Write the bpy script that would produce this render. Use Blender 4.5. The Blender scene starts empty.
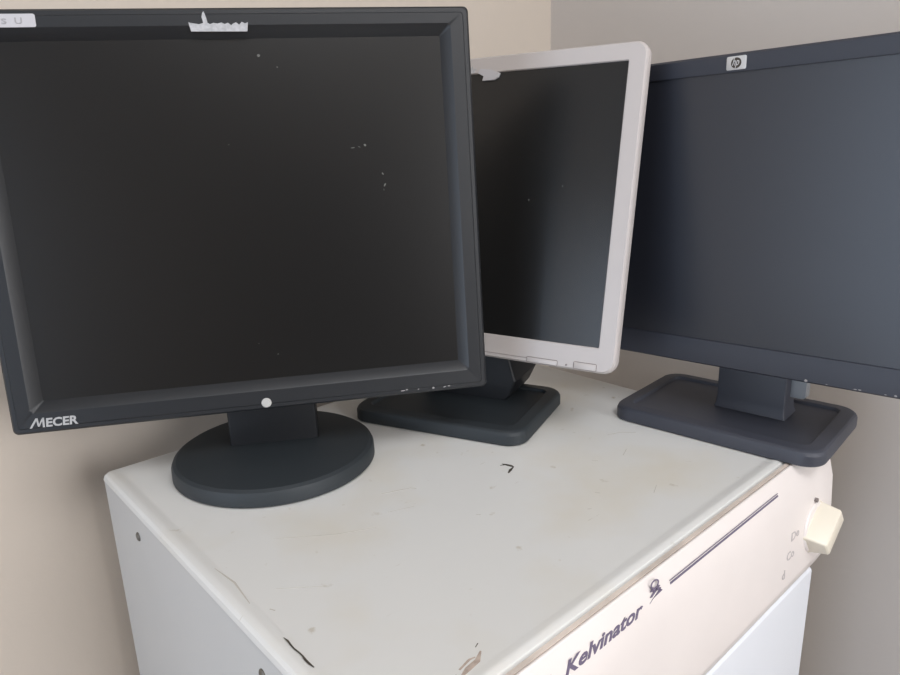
import bpy, bmesh, math, random
from mathutils import Matrix, Vector
random.seed(4)
S = bpy.context.scene
COL = S.collection
H = 1.15                       # height of the refrigerator top above the floor
W, D = 0.55, 0.4575            # its width and depth to the top seam

# ------------------------------------------------------------------ materials
def nmat(name, col, rough=.5, spec=.5, metal=0, bump=0, bscale=600, var=0, vscale=8, col2=None, coat=0):
    m = bpy.data.materials.new(name); m.use_nodes = True
    nt = m.node_tree; b = nt.nodes['Principled BSDF']
    b.inputs['Base Color'].default_value = (*col, 1)
    b.inputs['Roughness'].default_value = rough
    b.inputs['Metallic'].default_value = metal
    b.inputs['Specular IOR Level'].default_value = spec
    b.inputs['Coat Weight'].default_value = coat
    tc = nt.nodes.new('ShaderNodeTexCoord')
    if bump:
        n = nt.nodes.new('ShaderNodeTexNoise'); n.inputs['Scale'].default_value = bscale; n.inputs['Detail'].default_value = 3
        nt.links.new(tc.outputs['Object'], n.inputs['Vector'])
        bp = nt.nodes.new('ShaderNodeBump'); bp.inputs['Strength'].default_value = bump; bp.inputs['Distance'].default_value = .001
        nt.links.new(n.outputs['Fac'], bp.inputs['Height']); nt.links.new(bp.outputs['Normal'], b.inputs['Normal'])
    if var:
        n = nt.nodes.new('ShaderNodeTexNoise'); n.inputs['Scale'].default_value = vscale; n.inputs['Detail'].default_value = 5
        nt.links.new(tc.outputs['Object'], n.inputs['Vector'])
        r = nt.nodes.new('ShaderNodeValToRGB'); r.color_ramp.elements[0].position = .35; r.color_ramp.elements[1].position = .7
        c2 = col2 or tuple(c * (1 - var) for c in col)
        r.color_ramp.elements[0].color = (*col, 1); r.color_ramp.elements[1].color = (*c2, 1)
        nt.links.new(n.outputs['Fac'], r.inputs['Fac']); nt.links.new(r.outputs['Color'], b.inputs['Base Color'])
    return m

def enamel_top():
    """white enamel with faint yellowing, dust specks and hairline scratches"""
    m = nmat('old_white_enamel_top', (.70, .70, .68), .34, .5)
    nt = m.node_tree; b = nt.nodes['Principled BSDF']; L = nt.links.new
    tc = nt.nodes.new('ShaderNodeTexCoord')
    def noise(sc, det=4, vec=None):
        n = nt.nodes.new('ShaderNodeTexNoise'); n.inputs['Scale'].default_value = sc; n.inputs['Detail'].default_value = det
        L(vec or tc.outputs['Object'], n.inputs['Vector']); return n.outputs['Fac']
    def ramp(f, a, bb):
        r = nt.nodes.new('ShaderNodeMapRange'); r.inputs['From Min'].default_value = a; r.inputs['From Max'].default_value = bb
        L(f, r.inputs['Value']); return r.outputs['Result']
    def mix(f, c1, c2):
        x = nt.nodes.new('ShaderNodeMix'); x.data_type = 'RGBA'
        L(f, x.inputs['Factor'])
        if isinstance(c1, tuple): x.inputs['A'].default_value = (*c1, 1)
        else: L(c1, x.inputs['A'])
        x.inputs['B'].default_value = (*c2, 1); return x.outputs['Result']
    c = mix(ramp(noise(7), .5, .8), (.70, .70, .68), (.66, .62, .53))
    c = mix(ramp(noise(60, 6), .68, .78), c, (.48, .44, .36))
    mp = nt.nodes.new('ShaderNodeMapping'); mp.inputs['Scale'].default_value = (1, 9, 1); mp.inputs['Rotation'].default_value = (0, 0, .5)
    L(tc.outputs['Object'], mp.inputs['Vector'])
    c = mix(ramp(noise(28, 3, mp.outputs['Vector']), .74, .80), c, (.42, .38, .31))
    L(c, b.inputs['Base Color'])
    rr_ = nt.nodes.new('ShaderNodeMapRange'); L(noise(9), rr_.inputs['Value'])
    rr_.inputs['To Min'].default_value = .27; rr_.inputs['To Max'].default_value = .45
    L(rr_.outputs['Result'], b.inputs['Roughness'])
    return m

M = dict(
    wall=nmat('beige_wall_paint', (.60, .53, .455), .75, .3, bump=.25, bscale=90, var=.05, vscale=1.5),
    wall2=nmat('greyer_wall_paint', (.585, .54, .50), .75, .3, bump=.25, bscale=90, var=.05, vscale=1.5),
    wood=nmat('added_door_brown', (.045, .022, .016), .5, .4, var=.3, vscale=5),  # colour of the added door, there only as a dark reflection
    neck=nmat('shaded_black_plastic', (.011, .012, .014), .5, .35),  # darkened for the necks: shade under the heads put into the colour
    floor=nmat('brown_floor', (.22, .16, .11), .4, .5, var=.2, vscale=6),
    ceil=nmat('white_ceiling_paint', (.75, .73, .70), .9, .2),
    trim=nmat('white_window_paint', (.75, .75, .74), .45, .4),
    top=enamel_top(),
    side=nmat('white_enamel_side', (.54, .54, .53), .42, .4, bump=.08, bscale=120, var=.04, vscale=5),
    door=nmat('bluish_white_door', (.76, .79, .84), .35, .5),
    cream=nmat('pinkish_cream_plastic', (.80, .745, .715), .38, .4, var=.04, vscale=14),
    knob=nmat('ivory_knob_plastic', (.78, .72, .60), .33, .5),
    tan=nmat('tan_seam_gasket', (.72, .63, .56), .7, .2, var=.25, vscale=30),
    navy=nmat('dark_blue_print', (.15, .125, .19), .5, .3),
    hole=nmat('dark_screw_metal', (.16, .15, .13), .5, .5, metal=.6),
    mark=nmat('dark_scratch', (.075, .065, .055), .8, .1),
    smudge=nmat('pale_grey_smudge', (.50, .475, .43), .6, .3),
    rust=nmat('brown_rust_chip', (.50, .41, .35), .8, .1, var=.35, vscale=200),
    blk=nmat('black_plastic', (.013, .0145, .017), .42, .5, bump=.05, bscale=1500),
    blkgl=nmat('black_glossy_chamfer', (.022, .021, .022), .26, .5),
    base1=nmat('slate_black_plastic', (.027, .033, .038), .55, .4, bump=.06, bscale=1500),
    base3=nmat('blue_black_plastic', (.046, .050, .066), .50, .5, bump=.06, bscale=1500),
    blue=nmat('blue_black_bezel', (.026, .029, .041), .45, .5, bump=.05, bscale=1500),
    scr1=nmat('matte_lcd_screen', (.007, .0068, .0066), .30, .5),
    scr2=nmat('matte_lcd_screen_grey', (.011, .011, .011), .27, .5),
    scr3=nmat('matte_lcd_screen_blue', (.018, .020, .028), .33, .6),
    silver=nmat('warm_silver_plastic', (.50, .465, .45), .38, .5, bump=.04, bscale=1500),
    groove=nmat('grey_groove', (.22, .19, .18), .6, .3),
    white=nmat('white_paper_label', (.52, .51, .53), .7, .2),
    torn=nmat('torn_white_paper', (.50, .50, .51), .8, .1, var=.25, vscale=300),
    grey=nmat('faint_grey_ink', (.36, .35, .36), .7, .2),
    icon=nmat('pale_icon_print', (.30, .29, .29), .5, .3),
    chrome=nmat('silver_button', (.62, .62, .60), .3, .5, metal=.35),
    tab=nmat('grey_metal_bracket', (.27, .28, .29), .45, .5, metal=.3),
    plate=nmat('silver_logo_plate', (.60, .60, .60), .35, .5, metal=.3),
    faint=nmat('worn_grey_print', (.52, .48, .48), .5, .3),
    letter=nmat('pale_logo_print', (.42, .42, .42), .5, .3),
    dust=nmat('dust_speck', (.16, .16, .15), .8, .1),
)

# ------------------------------------------------------------------ helpers
def obj(name, bm, mat, parent=None, mtx=None, smooth=True, label=None):
    if mtx is not None: bm.transform(mtx)
    bmesh.ops.recalc_face_normals(bm, faces=bm.faces)
    me = bpy.data.meshes.new(name); bm.to_mesh(me); bm.free()
    me.materials.append(M[mat])
    if smooth:
        me.polygons.foreach_set('use_smooth', [True] * len(me.polygons))
        me.set_sharp_from_angle(angle=math.radians(24))
    o = bpy.data.objects.new(name, me); COL.objects.link(o)
    if parent: o.parent = parent
    if label: o['label'] = label
    return o

def thing(name, label, cat, loc, rz=0, group=None):
    o = bpy.data.objects.new(name, None); COL.objects.link(o)
    o.location = loc; o.rotation_euler = (0, 0, rz)
    o.empty_display_size = .05
    o['label'] = label; o['category'] = cat
    if group: o['group'] = group
    return o

def structure(name, bm, mat):
    o = obj(name, bm, mat, smooth=False); o['kind'] = 'structure'; return o

def rr(x0, x1, v0, v1, r, n=6):
    """counter-clockwise rounded rectangle"""
    r = max(min(r, (x1 - x0) / 2 - 1e-5, (v1 - v0) / 2 - 1e-5), 1e-5); out = []
    for cx, cy, a in ((x1 - r, v1 - r, 0), (x0 + r, v1 - r, 90), (x0 + r, v0 + r, 180), (x1 - r, v0 + r, 270)):
        for k in range(n + 1):
            t = math.radians(a + 90 * k / n); out.append((cx + r * math.cos(t), cy + r * math.sin(t)))
    return out

def loft(bm, rings, cap0=False, cap1=True):
    vs = [[bm.verts.new(p) for p in r] for r in rings]
    n = len(vs[0])
    for a, b in zip(vs, vs[1:]):
        for i in range(n):
            bm.faces.new((a[i], a[(i + 1) % n], b[(i + 1) % n], b[i]))
    if cap0: bm.faces.new(vs[0])
    if cap1: bm.faces.new(vs[-1])
    return vs

def xz(w0, w1, v0, v1, r, y, n=6): return [(a, y, b) for a, b in rr(w0, w1, v0, v1, r, n)]
def xy(w0, w1, v0, v1, r, z, n=6): return [(a, b, z) for a, b in rr(w0, w1, v0, v1, r, n)]

def box(bm, x0, x1, y0, y1, z0, z1, bev=0, seg=2):
    r = bmesh.ops.create_cube(bm, size=1)
    vs = r['verts']
    for v in vs:
        v.co = Vector((x0 + (v.co.x + .5) * (x1 - x0), y0 + (v.co.y + .5) * (y1 - y0), z0 + (v.co.z + .5) * (z1 - z0)))
    if bev:
        es = list({e for v in vs for e in v.link_edges})
        bmesh.ops.bevel(bm, geom=es, offset=bev, segments=seg, profile=.5, affect='EDGES')
    return bm

def BX(*a, **k): return box(bmesh.new(), *a, **k)

def disc_ring(r, z, n=72, cx=0, cy=0, sx=1, sy=1):
    return [(cx + r * sx * math.cos(2 * math.pi * i / n), cy + r * sy * math.sin(2 * math.pi * i / n), z) for i in range(n)]

def slab(bm, pts, y0, y1):
    """polygon in the xz plane made into a thin solid between y0 (front) and y1"""
    loft(bm, [[(p[0], y1, p[1]) for p in pts], [(p[0], y0, p[1]) for p in pts]], True, True)
    return bm

def flat(bm, pts, z0, z1):
    loft(bm, [[(p[0], p[1], z0) for p in pts], [(p[0], p[1], z1) for p in pts]], True, True)
    return bm

def text_bm(s, width, height, shear=0, thick=.0003, bold=0.0, space=1.0):
    """letters in the xz plane, left-bottom at the origin, front towards -y"""
    cu = bpy.data.curves.new('txt', 'FONT'); cu.body = s; cu.size = 1; cu.offset = bold; cu.extrude = .01
    cu.space_character = space; cu.resolution_u = 3
    o = bpy.data.objects.new('txt', cu); COL.objects.link(o)
    bpy.context.view_layer.update()
    me = bpy.data.meshes.new_from_object(o.evaluated_get(bpy.context.evaluated_depsgraph_get()))
    bpy.data.objects.remove(o); bpy.data.curves.remove(cu)
    bm = bmesh.new(); bm.from_mesh(me); bpy.data.meshes.remove(me)
    for v in bm.verts: v.co.x += v.co.y * shear
    x0 = min(v.co.x for v in bm.verts); x1 = max(v.co.x for v in bm.verts)
    z0 = min(v.co.y for v in bm.verts); z1 = max(v.co.y for v in bm.verts)
    for v in bm.verts:
        x, y, z = v.co
        v.co = Vector(((x - x0) / (x1 - x0) * width, -(z + .01) / .02 * thick, (y - z0) / (z1 - z0) * height))
    return bm

T = Matrix.Translation
def R(a, ax): return Matrix.Rotation(a, 4, ax)
def join(bm, other, mtx=None):
    if mtx is not None: other.transform(mtx)
    me = bpy.data.meshes.new('t'); other.to_mesh(me); other.free(); bm.from_mesh(me); bpy.data.meshes.remove(me)
    return bm

# ------------------------------------------------------------------ the room
X0, X1, Y0, Y1, Z1 = -2.7, .766, -3.1, .077, 2.7
structure('floor', BX(X0 - .2, X1 + .2, Y0 - .2, Y1 + .2, -.1, 0), 'floor')
structure('ceiling', BX(X0 - .2, X1 + .2, Y0 - .2, Y1 + .2, Z1, Z1 + .1), 'ceil')
structure('wall_back', BX(X0 - .2, X1 + .2, Y1, Y1 + .15, 0, Z1), 'wall')
structure('wall_right', BX(X1, X1 + .15, Y0, Y1, 0, Z1), 'wall2')
def holed(axis, c0, c1, a0, a1, h0, h1, b0, b1, name):
    bm = bmesh.new()
    def q(p0, p1, z0, z1):
        if axis == 'y': box(bm, p0, p1, c0, c1, z0, z1)
        else: box(bm, c0, c1, p0, p1, z0, z1)
    q(a0, h0, 0, Z1); q(h1, a1, 0, Z1); q(h0, h1, 0, b0); q(h0, h1, b1, Z1)
    structure(name, bm, 'wall')
WF = (-.15, .70, 1.1, 2.4)      # unseen front-wall window, guessed to suit the light: x0 x1 z0 z1
WL = (-1.45, -.02, .12, 2.2)     # unseen left-wall window, guessed and sized for screen reflections: y0 y1 z0 z1
holed('y', Y0 - .15, Y0, X0, X1, WF[0], WF[1], WF[2], WF[3], 'wall_front')
holed('x', X0 - .15, X0, Y0, Y1, WL[0], WL[1], WL[2], WL[3], 'wall_left')
bm = bmesh.new(); x0, x1, z0, z1 = WF
for a in (x0, (x0 + x1) / 2 - .02, x1 - .04): box(bm, a, a + .04, Y0 - .1, Y0 - .05, z0, z1)
for a in (z0, z1 - .04): box(bm, x0, x1, Y0 - .1, Y0 - .05, a, a + .04)
structure('unseen_window_1', bm, 'trim')
bm = bmesh.new(); x0, x1, z0, z1 = WL
for a in (x0, (x0 + x1) / 2 - .02, x1 - .04): box(bm, X0 - .1, X0 - .05, a, a + .04, z0, z1)
for a in (z0, z1 - .04): box(bm, X0 - .1, X0 - .05, x0, x1, a, a + .04)
structure('unseen_window_2', bm, 'trim')

bm = bmesh.new()  # unseen dark double door, added to darken the first screen's reflection
for a0 in (-2.15, -1.30):
    box(bm, a0, a0 + .84, Y0, Y0 + .04, 0, 2.1, bev=.004)
    for zz in (.15, 1.15): box(bm, a0 + .12, a0 + .72, Y0 + .035, Y0 + .055, zz, zz + .8, bev=.006)
structure('added_door_1', bm, 'wood')

# ------------------------------------------------------------------ refrigerator
fr = thing('refrigerator', 'old white and cream refrigerator with thermostat knob, in the corner under three monitors',
           'refrigerator', (0, 0, 0))
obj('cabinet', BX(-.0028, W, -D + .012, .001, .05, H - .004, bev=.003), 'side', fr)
bm = bmesh.new()      # pressed top sheet with rolled edges
rg = []
for ins, z, r in ((.0012, -.0085, .006), (.0, -.0078, .006), (.0, -.007, .006), (.0010, -.0035, .006), (.0030, -.0012, .006), (.006, 0, .006), (.009, 0, .006), (.013, -.0010, .006)):
    rg.append(xy(ins - .0038, W - ins, -D + ins, -ins + .001, r, H + z, 5))
loft(bm, rg, False, False)
# inner field, subdivided a little so it stays flat and true
inner = rr(.0092, W - .013, -D + .013, -.012, .006, 5)
bm.faces.new([bm.verts.new((a, b, H - .0010)) for a, b in inner]); bmesh.ops.remove_doubles(bm, verts=bm.verts, dist=1e-5)
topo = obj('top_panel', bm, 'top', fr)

def prof(bm, pts, xa, xb, endr=0):
    """extrude a yz profile along x (closed)"""
    loft(bm, [[(xa, y, z) for y, z in pts], [(xb, y, z) for y, z in pts]], True, True)
# gasket in the seam
bm = bmesh.new(); box(bm, .000, W - .002, -D - .0034, -D - .0002, H - .032, H - .0015); obj('seam_gasket', bm, 'tan', fr, smooth=False, label='tan grime-stained strip in the seam behind the control panel')
# control panel: gently folded fascia
P = [(-.4606, -.004), (-.4614, -.0018), (-.4635, -.0014), (-.4700, -.0140), (-.4755, -.0360), (-.4781, -.0750), (-.4800, -.1090),
     (-.4796, -.1140), (-.4770, -.1200), (-.4700, -.1370), (-.4660, -.1430), (-.4560, -.1450), (-.4480, -.1450), (-.4480, -.0300), (-.4606, -.0300)]
P = [(y, z + H) for y, z in P]
bm = bmesh.new(); prof(bm, P, .001, W + .0006)
fas = obj('control_panel', bm, 'cream', fr, label='cream control panel with printed brand lettering')
mod = fas.modifiers.new('b', 'BEVEL'); mod.width = .0016; mod.segments = 3; mod.limit_method = 'ANGLE'; mod.angle_limit = math.radians(14)

# face frames on the panel: upper strip between the two folds
a1 = math.atan2(.0055, .022)    # its lean
def on_strip(x, z, lift=.0):    # z below the top, sits on the strip
    y = -.470 + .25 * (z + .014)
    return Vector((x, y - lift, H + z))
Mst = lambda x, z, rot=0: T(on_strip(x, z, .00005)) @ R(a1 * -1, 'X') @ R(rot, 'Y')
tb = text_bm('Kelvinator', .0865, .0088, shear=.42, bold=.024, thick=.0003)
obj('lettering', tb, 'navy', fas, Mst(.1255, -.0196), smooth=False, label='dark blue slanted Kelvinator lettering')
tb = text_bm('-', .004, .0012, shear=.3, bold=.02); obj('lettering', tb, 'navy', fas, Mst(.1105, -.0125), smooth=False)
# emblem: loop above a pennant
bm = bmesh.new()
def ring2(cx, cz, r0, r1, sx=1.0, n=20):
    vo = [(cx + math.cos(2 * math.pi * i / n) * r1 * sx, cz + math.sin(2 * math.pi * i / n) * r1) for i in range(n)]
    vi = [(cx + math.cos(2 * math.pi * i / n) * r0 * sx, cz + math.sin(2 * math.pi * i / n) * r0) for i in range(n)]
    A = [bm.verts.new((x, -.0003, z)) for x, z in vo]; B = [bm.verts.new((x, -.0003, z)) for x, z in vi]
    C_ = [bm.verts.new((x, 0, z)) for x, z in vo]; D_ = [bm.verts.new((x, 0, z)) for x, z in vi]
    for i in range(n):
        j = (i + 1) % n
        bm.faces.new((A[i], A[j], B[j], B[i])); bm.faces.new((A[i], C_[i], C_[j], A[j])); bm.faces.new((B[i], B[j], D_[j], D_[i]))
ring2(.0075, .0118, .0024, .0034, 1.2)
slab(bm, [(.002, .0085), (.004, .0095), (.0125, .006), (.0115, .0045)], -.0003, 0)
slab(bm, [(.001, .0045), (.011, .009), (.012, .0078), (.003, .0035)], -.0003, 0)
slab(bm, [(.000, .000), (.0115, .0055), (.0135, .003), (.003, .0018)], -.0003, 0)
obj('emblem', bm, 'navy', fas, Mst(.2205, -.0195) @ T((-.0008, 0, .0028)) @ Matrix.Diagonal((1.3, 1, .88, 1)), smooth=False)
bm = bmesh.new(); box(bm, 0, .181, -.0003, 0, 0, .0016); box(bm, 0, .181, -.0003, 0, .0026, .0032)
obj('stripe', bm, 'navy', fas, Mst(.2475, -.0150), smooth=False, label='dark double pinstripe')
# faint dial words
Mf = lambda x, z: T(Vector((x, -.4756 - (-.036 - z) * .063 - .00005, H + z))) @ R(-.06, 'X')
for s, x, z, w in (('De', .4520, -.0680, .017), ('Co', .4430, -.0850, .016), ('d', .434, -.100, .006)):
    obj('dial_lettering', text_bm(s, w, .0085, bold=.01), 'faint', fas, Mf(x, z), smooth=False)
# thermostat dial and bar knob
KX, KZ = .5060, -.0745
kb = T(Vector((KX, -.4776, H + KZ))) @ R(-.06, 'X')
bm = bmesh.new()
rings = [[(x, -z, y) for x, y, z in disc_ring(r, d, 40)] for r, d in ((.0255, -.004), (.0255, .001), (.0240, .0022), (.0205, .0022), (.0195, .0012))]
loft(bm, rings, True, True)
kn = obj('thermostat_knob', bm, 'cream', fas, kb, label='ivory bar-shaped thermostat knob on a round dial')
bm = bmesh.new()
rg = []
for d, l, w_, r in ((.000, .0235, .0140, .002), (.002, .0228, .0132, .002), (.004, .0224, .0124, .002), (.0185, .0215, .0085, .002), (.0198, .0205, .0076, .0018), (.0203, .0192, .0064, .0012)):
    rg.append([(x, -d, z) for x, z in rr(-w_, w_, -l, l, r, 5)])
loft(bm, rg, True, True)
obj('grip', bm, 'knob', kn, kb @ R(math.radians(57), 'Y'))
bm = bmesh.new(); loft(bm, [[(x, -z, y) for x, y, z in disc_ring(.0022, d, 14)] for d in (0, .003)], True, True)
obj('indicator', bm, 'groove', kn, kb @ T((-.0005, 0, .0285)))
# door below
bm = bmesh.new(); box(bm, .001, W - .001, -.4690, -.4430, .13, H - .1445, bev=.005, seg=3)
obj('door', bm, 'door', fr)
bm = bmesh.new(); box(bm, .02, W - .02, -.44, -.40, .05, .125, bev=.002); obj('kick_plate', bm, 'tan', fr)
for x in (.05, W - .05):
    for y in (-.06, -.39):
        bm = bmesh.new(); loft(bm, [disc_ring(r, z, 20, x, y) for r, z in ((.016, 0), (.018, .004), (.018, .012), (.008, .014), (.008, .06))], True, True)
        obj('foot', bm, 'mark', fr)
# side screws
for y, z in ((-.0911, -.0320), (-.3279, -.0290)):
    bm = bmesh.new(); rg = [[(-d - .0028, y + r * math.cos(t * math.pi / 8), H + z + r * math.sin(t * math.pi / 8)) for t in range(16)] for r, d in ((.0042, -.002), (.0042, .0008), (.0030, .0016))]
    loft(bm, rg, True, True); obj('screw', bm, 'hole', fr)
# marks on the top sheet (child of the sheet)
def streak(pts, w, z, name, mat, jag=.3):
    bm = bmesh.new(); L_, R_ = [], []
    for i, (x, y) in enumerate(pts):
        a = Vector(pts[max(i - 1, 0)]); b = Vector(pts[min(i + 1, len(pts) - 1)]); d = (b - a).normalized(); n = Vector((-d.y, d.x))
        ww = w * (1 + random.uniform(-jag, jag)) * (0.35 if i in (0, len(pts) - 1) else 1)
        L_.append((x + n.x * ww, y + n.y * ww)); R_.append((x - n.x * ww, y - n.y * ww))
    flat(bm, L_ + R_[::-1], z, z + .00012); return bm
zt = H - .0010
bm = streak([(.2835, -.2680), (.2850, -.2715), (.2866, -.2770), (.2868, -.2805)], .0019, zt, '', '')
join(bm, streak([(.2872, -.2800), (.2800, -.2825), (.2738, -.2855)], .0016, zt, '', ''))
join(bm, streak([(.2800, -.2690), (.2860, -.2725)], .0012, zt, '', ''))
obj('scratch', bm, 'mark', topo, smooth=False)
pt = [(.0085 + .00035 * math.sin(k * 1.7), -.340 - k * .0045) for k in range(9)]
obj('scratch', streak(pt, .0006, H - .00002, '', ''), 'mark', topo, smooth=False)
for pts, w in (([(.165, -.232), (.178, -.237), (.190, -.242)], .0005), ([(.1900, -.2415), (.1935, -.2470)], .0008),
               ([(.150, -.262), (.172, -.270)], .0003), ([(.06, -.23), (.10, -.26), (.13, -.275)], .0003), ([(.380, -.340), (.395, -.334)], .0007),
               ([(.41, -.30), (.425, -.306), (.436, -.318)], .0005), ([(.335, -.402), (.349, -.396)], .0006), ([(.03, -.29), (.06, -.315)], .0003),
               ([(.009, -.235), (.012, -.262), (.009, -.292)], .0006), ([(.016, -.307), (.018, -.311)], .0012),
               ([(.3500, -.3250), (.353, -.330)], .0005), ([(.20, -.3180), (.203, -.3205)], .0008), ([(.272, -.378), (.275, -.380)], .0007), ([(.30, -.365), (.302, -.369)], .0007)):
    obj('smudge', streak(pts, w, zt, '', ''), 'smudge', topo, smooth=False)
for pts, w, mt in (([(.066, -.4420), (.074, -.4400), (.083, -.4390), (.090, -.4345)], .0018, 'rust'), ([(.070, -.4370), (.080, -.4350), (.084, -.4360)], .0012, 'rust'),
                   ([(.060, -.4415), (.066, -.4385)], .0010, 'rust'), ([(.0900, -.4300), (.0935, -.4285)], .0010, 'mark')):
    obj('rust_chip', streak(pts, w, zt, '', '', .5), mt, topo, smooth=False)

# ------------------------------------------------------------------ monitor parts
def pad_base(root, mat, w=.218):
    bm = bmesh.new(); d = .150; rg = []
    for ins, z, r in ((.001, 0, .020), (0, .001, .021), (0, .0105, .021), (.0012, .0135, .021), (.0030, .0150, .020), (.0045, .0154, .019), (.0150, .0160, .010), (.0160, .0156, .009), (.0175, .0128, .008), (.021, .0126, .006)):
        rg.append(xy(-w / 2 + ins, w / 2 - ins, -d / 2 + ins, d / 2 - ins, r, z, 7))
    loft(bm, rg, True, True)
    return obj('base', bm, mat, root)

def head(root, mtx, w, h, il, ib, it, mat_f, mat_b, mat_s, r_out, cham=0, dep=.020, back=.052, lip=.0015, rim=True):
    """bezel ring, screen and rear cover; u across, v up, y backwards"""
    x = w / 2
    bm = bmesh.new(); rg = []
    if cham:
        rg.append(xz(-x + il, x - il, ib, h - it, .0008, .0085))
        rg.append(xz(-x + il - .0005, x - il + .0005, ib - .0005, h - it + .0005, .0012, .0078))
        c = cham; rg.append(xz(-x + il - c, x - il + c, ib - c, h - it + c, .003, .0008))
        rg.append(xz(-x + il - c - .0008, x - il + c + .0008, ib - c - .0008, h - it + c + .0008, .003, .0003))
    else:
        rg.append(xz(-x + il, x - il, ib, h - it, .0010, .0030))
        rg.append(xz(-x + il - .0002, x - il + .0002, ib - .0002, h - it + .0002, .0012, lip * .3))
        rg.append(xz(-x + il - .0010, x - il + .0010, ib - .0010, h - it + .0010, .0018, 0))
    if rim:
        rg.append(xz(-x + .0060, x - .0060, .0060, h - .0060, r_out * .6, 0))
        rg.append(xz(-x + .0052, x - .0052, .0052, h - .0052, r_out * .7, .0007))
    rg.append(xz(-x + .0022, x - .0022, .0022, h - .0022, r_out * .9, .0007 if rim else .0002))
    rg.append(xz(-x + .0006, x - .0006, .0006, h - .0006, r_out, .0022))
    rg.append(xz(-x, x, 0, h, r_out, .0040))
    rg.append(xz(-x, x, 0, h, r_out, dep))
    rg.append(xz(-x + .003, x - .003, .003, h - .003, r_out, dep + .0005))
    loft(bm, rg, False, True)
    bez = obj('bezel', bm, mat_f, root, mtx)
    ys = .0078 if cham else .0018
    bm = bmesh.new(); box(bm, -x + il - .001, x - il + .001, ys, ys + .004, ib - .001, h - it + .001)
    scr = obj('screen', bm, mat_s, root, mtx, smooth=False)
    bm = bmesh.new(); rg = []
    for ins, y in ((.003, dep - .001), (.004, dep + .004), (.012, dep + .013), (.03, dep + .020), (.055, back - .004), (.062, back)):
        rg.append(xz(-x + ins, x - ins, ins, h - ins, r_out + ins * .3, y))
    loft(bm, rg, True, True)
    rear = obj('rear_cover', bm, mat_b, root, mtx)
    return bez, scr, rear

def dots(spots, y, root, name, mat, mtx):
    for u, v, a, b, rot in spots:
        bm = bmesh.new(); pts = []
        for i in range(8):
            t = i * math.pi / 4; q = random.uniform(.75, 1.1)
            px, pz = a * math.cos(t) * q, b * math.sin(t) * q
            pts.append((u + px * math.cos(rot) - pz * math.sin(rot), v + px * math.sin(rot) + pz * math.cos(rot)))
        slab(bm, pts, y - .00015, y + .0001)
        obj(name, bm, mat, root, mtx, smooth=False)

# ---- first monitor: black, round foot
r1 = thing('monitor', 'black square-format monitor on a round foot, torn white label on its top bezel',
           'monitor', (.133, -.100, H), -.5437, 'computer monitors on the refrigerator')
bm = bmesh.new()
loft(bm, [disc_ring(r, z) for r, z in ((.0968, 0), (.0980, .0010), (.0976, .0105), (.0962, .0135), (.0930, .0155), (.085, .0165), (.05, .0180), (.02, .0185))], True, True)
obj('base', bm, 'base1', r1)
bm = bmesh.new(); rg = []
for hw, y0, y1, z in ((.0432, .0015, .043, .0150), (.0432, .0015, .043, .020), (.0430, .0015, .043, .028), (.0425, .002, .041, .10), (.0425, .006, .041, .17), (.040, .010, .038, .175)):
    rg.append(xy(-hw, hw, y0, y1, .003, z, 3))
loft(bm, rg, True, True); obj('neck', bm, 'neck', r1)
m1 = T((-.0018, -.052, .0725)) @ R(-.0881, 'X') @ R(-.0102, 'Y')
b1, s1, _ = head(r1, m1, .4160, .3405, .0262, .0275, .0235, 'blk', 'blk', 'scr1', .0045, cham=.0085)
bm = bmesh.new(); rg = [[(x + .0031, -z, y + .0068) for x, y, z in disc_ring(r, d, 24)] for r, d in ((.0044, -.001), (.0044, .0008), (.0036, .0016), (.0015, .0019))]
loft(bm, rg, True, True); obj('power_button', bm, 'chrome', b1, m1, label='round silver power button')
# lettering with a leaning first letter
bm = bmesh.new()
def stroke(u0, v0, u1, v1, w): slab(bm, [(u0 - w, v0), (u0 + w, v0), (u1 + w, v1), (u1 - w, v1)], -.0003, .0001)
stroke(.000, 0, .0058, .0085, .0009); stroke(.0058, .0085, .0064, .0015, .0007); stroke(.0064, .0010, .0108, .0085, .0006); stroke(.0108, .0085, .0104, 0, .0008)
join(bm, text_bm('ECER', .0255, .0078, shear=.12, bold=.03), T((.0122, 0, 0)))
obj('logo', bm, 'letter', b1, m1 @ T((-.1925, .0002, .0056)), smooth=False, label='pale MECER lettering on lower left bezel corner')
bm = bmesh.new(); slab(bm, rr(-.2020, -.1378, .3238, .3336, .0016, 4), -.00025, .0008)
m1s = m1 @ T((0, 0, .0024))
lab = obj('sticker', bm, 'white', b1, m1s, label='white paper sticker with faint grey letters')
obj('ink', text_bm('s', .0035, .0040), 'grey', lab, m1s @ T((-.1620, -.0003, .3262)), smooth=False)
obj('ink', text_bm('U', .0050, .0046), 'grey', lab, m1s @ T((-.1525, -.0003, .3262)), smooth=False)
edge = [(-.0232, .3192), (.0208, .3188), (.0219, .3258), (.0195, .3250), (.0170, .3262), (.0150, .3240), (.0125, .3258), (.0100, .3248), (.0085, .3236), (.0062, .3256), (.0035, .3246),
        (.0010, .3258), (-.0020, .3250), (-.0050, .3256), (-.0080, .3246), (-.0098, .3258), (-.0103, .3290), (-.0112, .3325), (-.0120, .3345), (-.0132, .3330), (-.0140, .3300), (-.0134, .3275), (-.0132, .3256),
        (-.0165, .3246), (-.0200, .3252), (-.0235, .3258), (-.0246, .3264), (-.0242, .3240)]
bm = bmesh.new(); slab(bm, edge, -.0003, .0006); obj('torn_label', bm, 'torn', b1, m1s, smooth=False, label='torn strip of white label')
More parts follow.
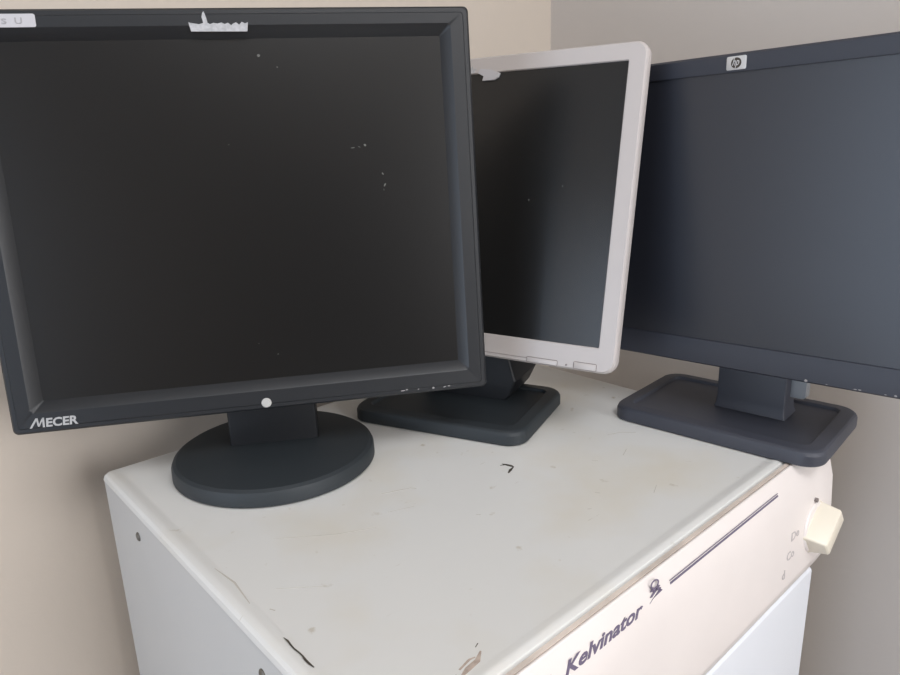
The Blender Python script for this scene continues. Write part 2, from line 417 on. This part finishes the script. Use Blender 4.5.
dots([(.1268, .0045, .0024, .0006, .1), (.1305, .0052, .0012, .0008, 0), (.1415, .0045, .0008, .0005, 0), (.1556, .0042, .0012, .0011, 0), (.1665, .0042, .0016, .0007, .2), (.1705, .0046, .0016, .0006, 0)],
     0.0002, b1, 'button_icon', 'icon', m1)
dots([(.1238, .2030, .0007, .0014, .4), (.1249, .1930, .0008, .0019, -.5), (.1238, .1890, .0003, .0012, .2), (.1100, .2282, .0009, .0014, .6), (.0990, .2262, .0022, .0004, .1), (.1050, .2268, .0012, .0003, -.4),
      (.0272, .3041, .0014, .0011, .3), (.0415, .2945, .0008, .0007, 0), (.0171, .0488, .0008, .0006, 0), (.0015, .060, .0004, .0005, 0), (-.005, .233, .0006, .0004, 0)],
     .0078, s1, 'dust_speck', 'dust', m1)

# ---- second monitor: silver bezel
r2 = thing('monitor', 'silver-framed monitor with dark rectangular foot, half hidden in the middle of the row',
           'monitor', (.3512, -.1361, H), -1.189, 'computer monitors on the refrigerator')
pad_base(r2, 'base1', .207)
bm = bmesh.new(); rg = []
for hw, y0, y1, z in ((.050, .016, .078, .0120), (.056, .016, .086, .020), (.062, .018, .094, .036), (.054, .020, .084, .062), (.046, .024, .070, .090), (.044, .030, .066, .16)):
    rg.append(xy(-hw, hw, y0, y1, .004, z, 3))
loft(bm, rg, True, True); obj('neck', bm, 'neck', r2)
c0, s0 = math.cos(1.189), math.sin(1.189)
dx, dy = .3233 - .3512, -.1473 + .1361
lx, ly = dx * math.cos(-1.189) + dy * math.sin(-1.189), -dx * math.sin(-1.189) + dy * math.cos(-1.189)
m2 = T((lx, ly, .0806)) @ R(-1.2919 + 1.189, 'Z') @ R(-.2087, 'X') @ R(.0052, 'Y')
b2, s2, _ = head(r2, m2, .3785, .3135, .0180, .0250, .0180, 'silver', 'blk', 'scr2', .0130, cham=0, dep=.011, back=.044, rim=False, lip=.003)
def outline(u0, u1, v0, v1, r, t=.0005):
    bm = bmesh.new(); loft(bm, [xz(u0, u1, v0, v1, r, .0005, 4), xz(u0, u1, v0, v1, r, -.00012, 4), xz(u0 + t, u1 - t, v0 + t, v1 - t, r, -.00012, 4), xz(u0 + t, u1 - t, v0 + t, v1 - t, r, .0005, 4)], False, False)
    return bm
for u0, u1, v0, v1 in ((.0965, .1308, .0012, .0072), (.1475, .1715, .0014, .0090)):
    bt = obj('button', BX(u0 + .0006, u1 - .0006, -.0005, .0008, v0 + .0006, v1 - .0006, bev=.0004), 'silver', b2, m2)
    obj('button_outline', outline(u0, u1, v0, v1, .0015), 'groove', bt, m2)
bm = bmesh.new(); box(bm, -.10, .0975, -.0001, .0006, .0052, .0057); obj('seam', bm, 'groove', b2, m2, smooth=False)
dots([(.1401, .0042, .0011, .0011, 0)], 0.0, b2, 'indicator', 'groove', m2)
bm = bmesh.new(); slab(bm, [(.0165, .2880), (.0175, .2925), (.0105, .2960), (.0130, .3005), (.0260, .2985), (.0365, .2945), (.0350, .2905), (.0300, .2880)], -.0006, .0016)
obj('torn_label', bm, 'white', b2, m2, smooth=False, label='remnant of clear and white tape')
bm = bmesh.new(); slab(bm, [(-.002, .2985), (.0030, .3035), (.0045, .3000), (.0075, .3010), (.0055, .2965), (.001, .296)], -.0005, .0006)
obj('torn_label', bm, 'torn', b2, m2, smooth=False)
dots([(.0817, .1657, .0007, .0011, .2), (.1172, .1799, .0006, .0006, 0), (.083, .206, .0003, .0003, 0)], .0018, s2, 'dust_speck', 'dust', m2)

# ---- third monitor: black widescreen
r3 = thing('monitor', 'blue-black widescreen monitor with a logo plate, its rectangular foot overhanging the right edge',
           'monitor', (.5361, -.3745, H), -1.4788, 'computer monitors on the refrigerator')
pad_base(r3, 'base3', .2145)
bm = bmesh.new(); rg = []
for hw, y0, y1, z in ((.037, -.004, .034, .0130), (.0355, -.003, .032, .018), (.0350, -.002, .030, .026), (.0350, -.002, .030, .16), (.033, 0, .028, .165)):
    rg.append([(a + .0165, b, c) for a, b, c in xy(-hw, hw, y0, y1, .002, z, 3)])
loft(bm, rg, True, True); obj('neck', bm, 'base3', r3)
bm = bmesh.new()
rg = [xz(.035, .066, .034, .085, .004, .014, 4), xz(.034, .067, .033, .086, .005, .016, 4), xz(.034, .067, .033, .086, .005, .024, 4), xz(.036, .065, .034, .085, .004, .026, 4)]
loft(bm, rg, True, True); obj('hinge_bracket', bm, 'tab', r3, label='grey bracket behind the neck')
dx, dy = .479 - .5361, -.3802 + .3745; a = -1.4788
lx, ly = dx * math.cos(a) + dy * math.sin(a), -dx * math.sin(a) + dy * math.cos(a)
m3 = T((lx, ly, .0743)) @ R(-1.492 - a, 'Z') @ R(-.002, 'X') @ R(-.0129, 'Y')
b3, s3, _ = head(r3, m3, .450, .2954, .0150, .0268, .0168, 'blue', 'blk', 'scr3', .004, cham=0, dep=.018, back=.054, rim=False, lip=.001)
bm = bmesh.new(); loft(bm, [xz(-.0088, .0088, .2806, .2922, .0015, .0008, 4), xz(-.0088, .0088, .2806, .2922, .0015, -.0003, 4), xz(-.0082, .0082, .2812, .2916, .0013, -.0006, 4)], True, True)
pl = obj('logo_plate', bm, 'plate', b3, m3)
bm = bmesh.new(); bm2 = bm
pts = [(.0046 * math.cos(t) , .2864 + .0046 * math.sin(t)) for t in [i * math.pi / 12 for i in range(24)]]
slab(bm, pts, -.0008, -.0005); dk = obj('logo_disc', bm, 'mark', pl, m3, smooth=False)
obj('logo', text_bm('hp', .0062, .0084, shear=.35, bold=.005), 'plate', pl, m3 @ T((-.0034, -.0008, .2822)), smooth=False, label='round hp logo')
dots([(.0824, .0030, .0016, .0014, 0), (.1264, .0032, .0013, .0006, 0), (.1230, .0030, .0014, .0005, 0), (.1535, .0034, .0012, .0009, 0), (.1000, .0028, .0010, .0004, 0), (.146, .003, .0010, .0004, 0)], .0002, b3, 'button_icon', 'icon', m3)

# ------------------------------------------------------------------ light
def area(name, loc, rot, sx, sy, e, col):
    l = bpy.data.lights.new(name, 'AREA'); l.shape = 'RECTANGLE'; l.size = sx; l.size_y = sy; l.energy = e; l.color = col
    o = bpy.data.objects.new(name, l); COL.objects.link(o); o.location = loc; o.rotation_euler = rot; return o
area('unseen_window_daylight', ((WF[0] + WF[1]) / 2, Y0 - .03, (WF[2] + WF[3]) / 2), (math.radians(90), 0, 0), WF[1] - WF[0], WF[3] - WF[2], 34, (.98, .98, 1))  # daylight lamp for the guessed front window
area('unseen_side_daylight', (X0 - .03, (WL[0] + WL[1]) / 2, (WL[2] + WL[3]) / 2), (math.radians(90), 0, math.radians(-90)), WL[1] - WL[0], WL[3] - WL[2], 31, (.68, .81, 1))  # bluish lamp for the guessed side window
bm = bmesh.new(); box(bm, -1.0, .2, -1.75, -1.15, Z1 - .06, Z1, bev=.01); lampo = obj('added_ceiling_light', bm, 'trim')  # fitting added out of view to brighten the top panel and right wall
lampo['label'] = 'unseen flat white ceiling light fitting, added for light from above'; lampo['category'] = 'ceiling light'
area('added_ceiling_lamp', (-.4, -1.45, Z1 - .065), (0, 0, 0), 1.15, .55, 25, (.98, .98, 1))  # lamp of the added ceiling fitting
w = bpy.data.worlds.new('sky'); S.world = w; w.use_nodes = True
w.node_tree.nodes['Background'].inputs['Color'].default_value = (.75, .85, 1, 1)
w.node_tree.nodes['Background'].inputs['Strength'].default_value = 1.0

# ------------------------------------------------------------------ camera
f, yaw, pitch, roll = 679.3678, .7271, .2699, -.0327
C = Vector((-.1505971, -.68626832, H + .29403089))
F = Vector((math.sin(yaw) * math.cos(pitch), math.cos(yaw) * math.cos(pitch), -math.sin(pitch)))
Rv = Vector((math.cos(yaw), -math.sin(yaw), 0)); U = Rv.cross(F)
R2 = Rv * math.cos(roll) + U * math.sin(roll); U2 = -Rv * math.sin(roll) + U * math.cos(roll)
cd = bpy.data.cameras.new('camera'); cd.sensor_width = 36; cd.lens = f / 900 * 36; cd.clip_start = .01
co = bpy.data.objects.new('camera', cd); COL.objects.link(co)
mw = Matrix((R2, U2, -F)).transposed().to_4x4(); mw.translation = C; co.matrix_world = mw
S.camera = co
S.view_settings.view_transform = 'Standard'; S.view_settings.look = 'None'
S.view_settings.gamma = 1; S.view_settings.use_curve_mapping = False
S.view_settings.exposure = 0.0
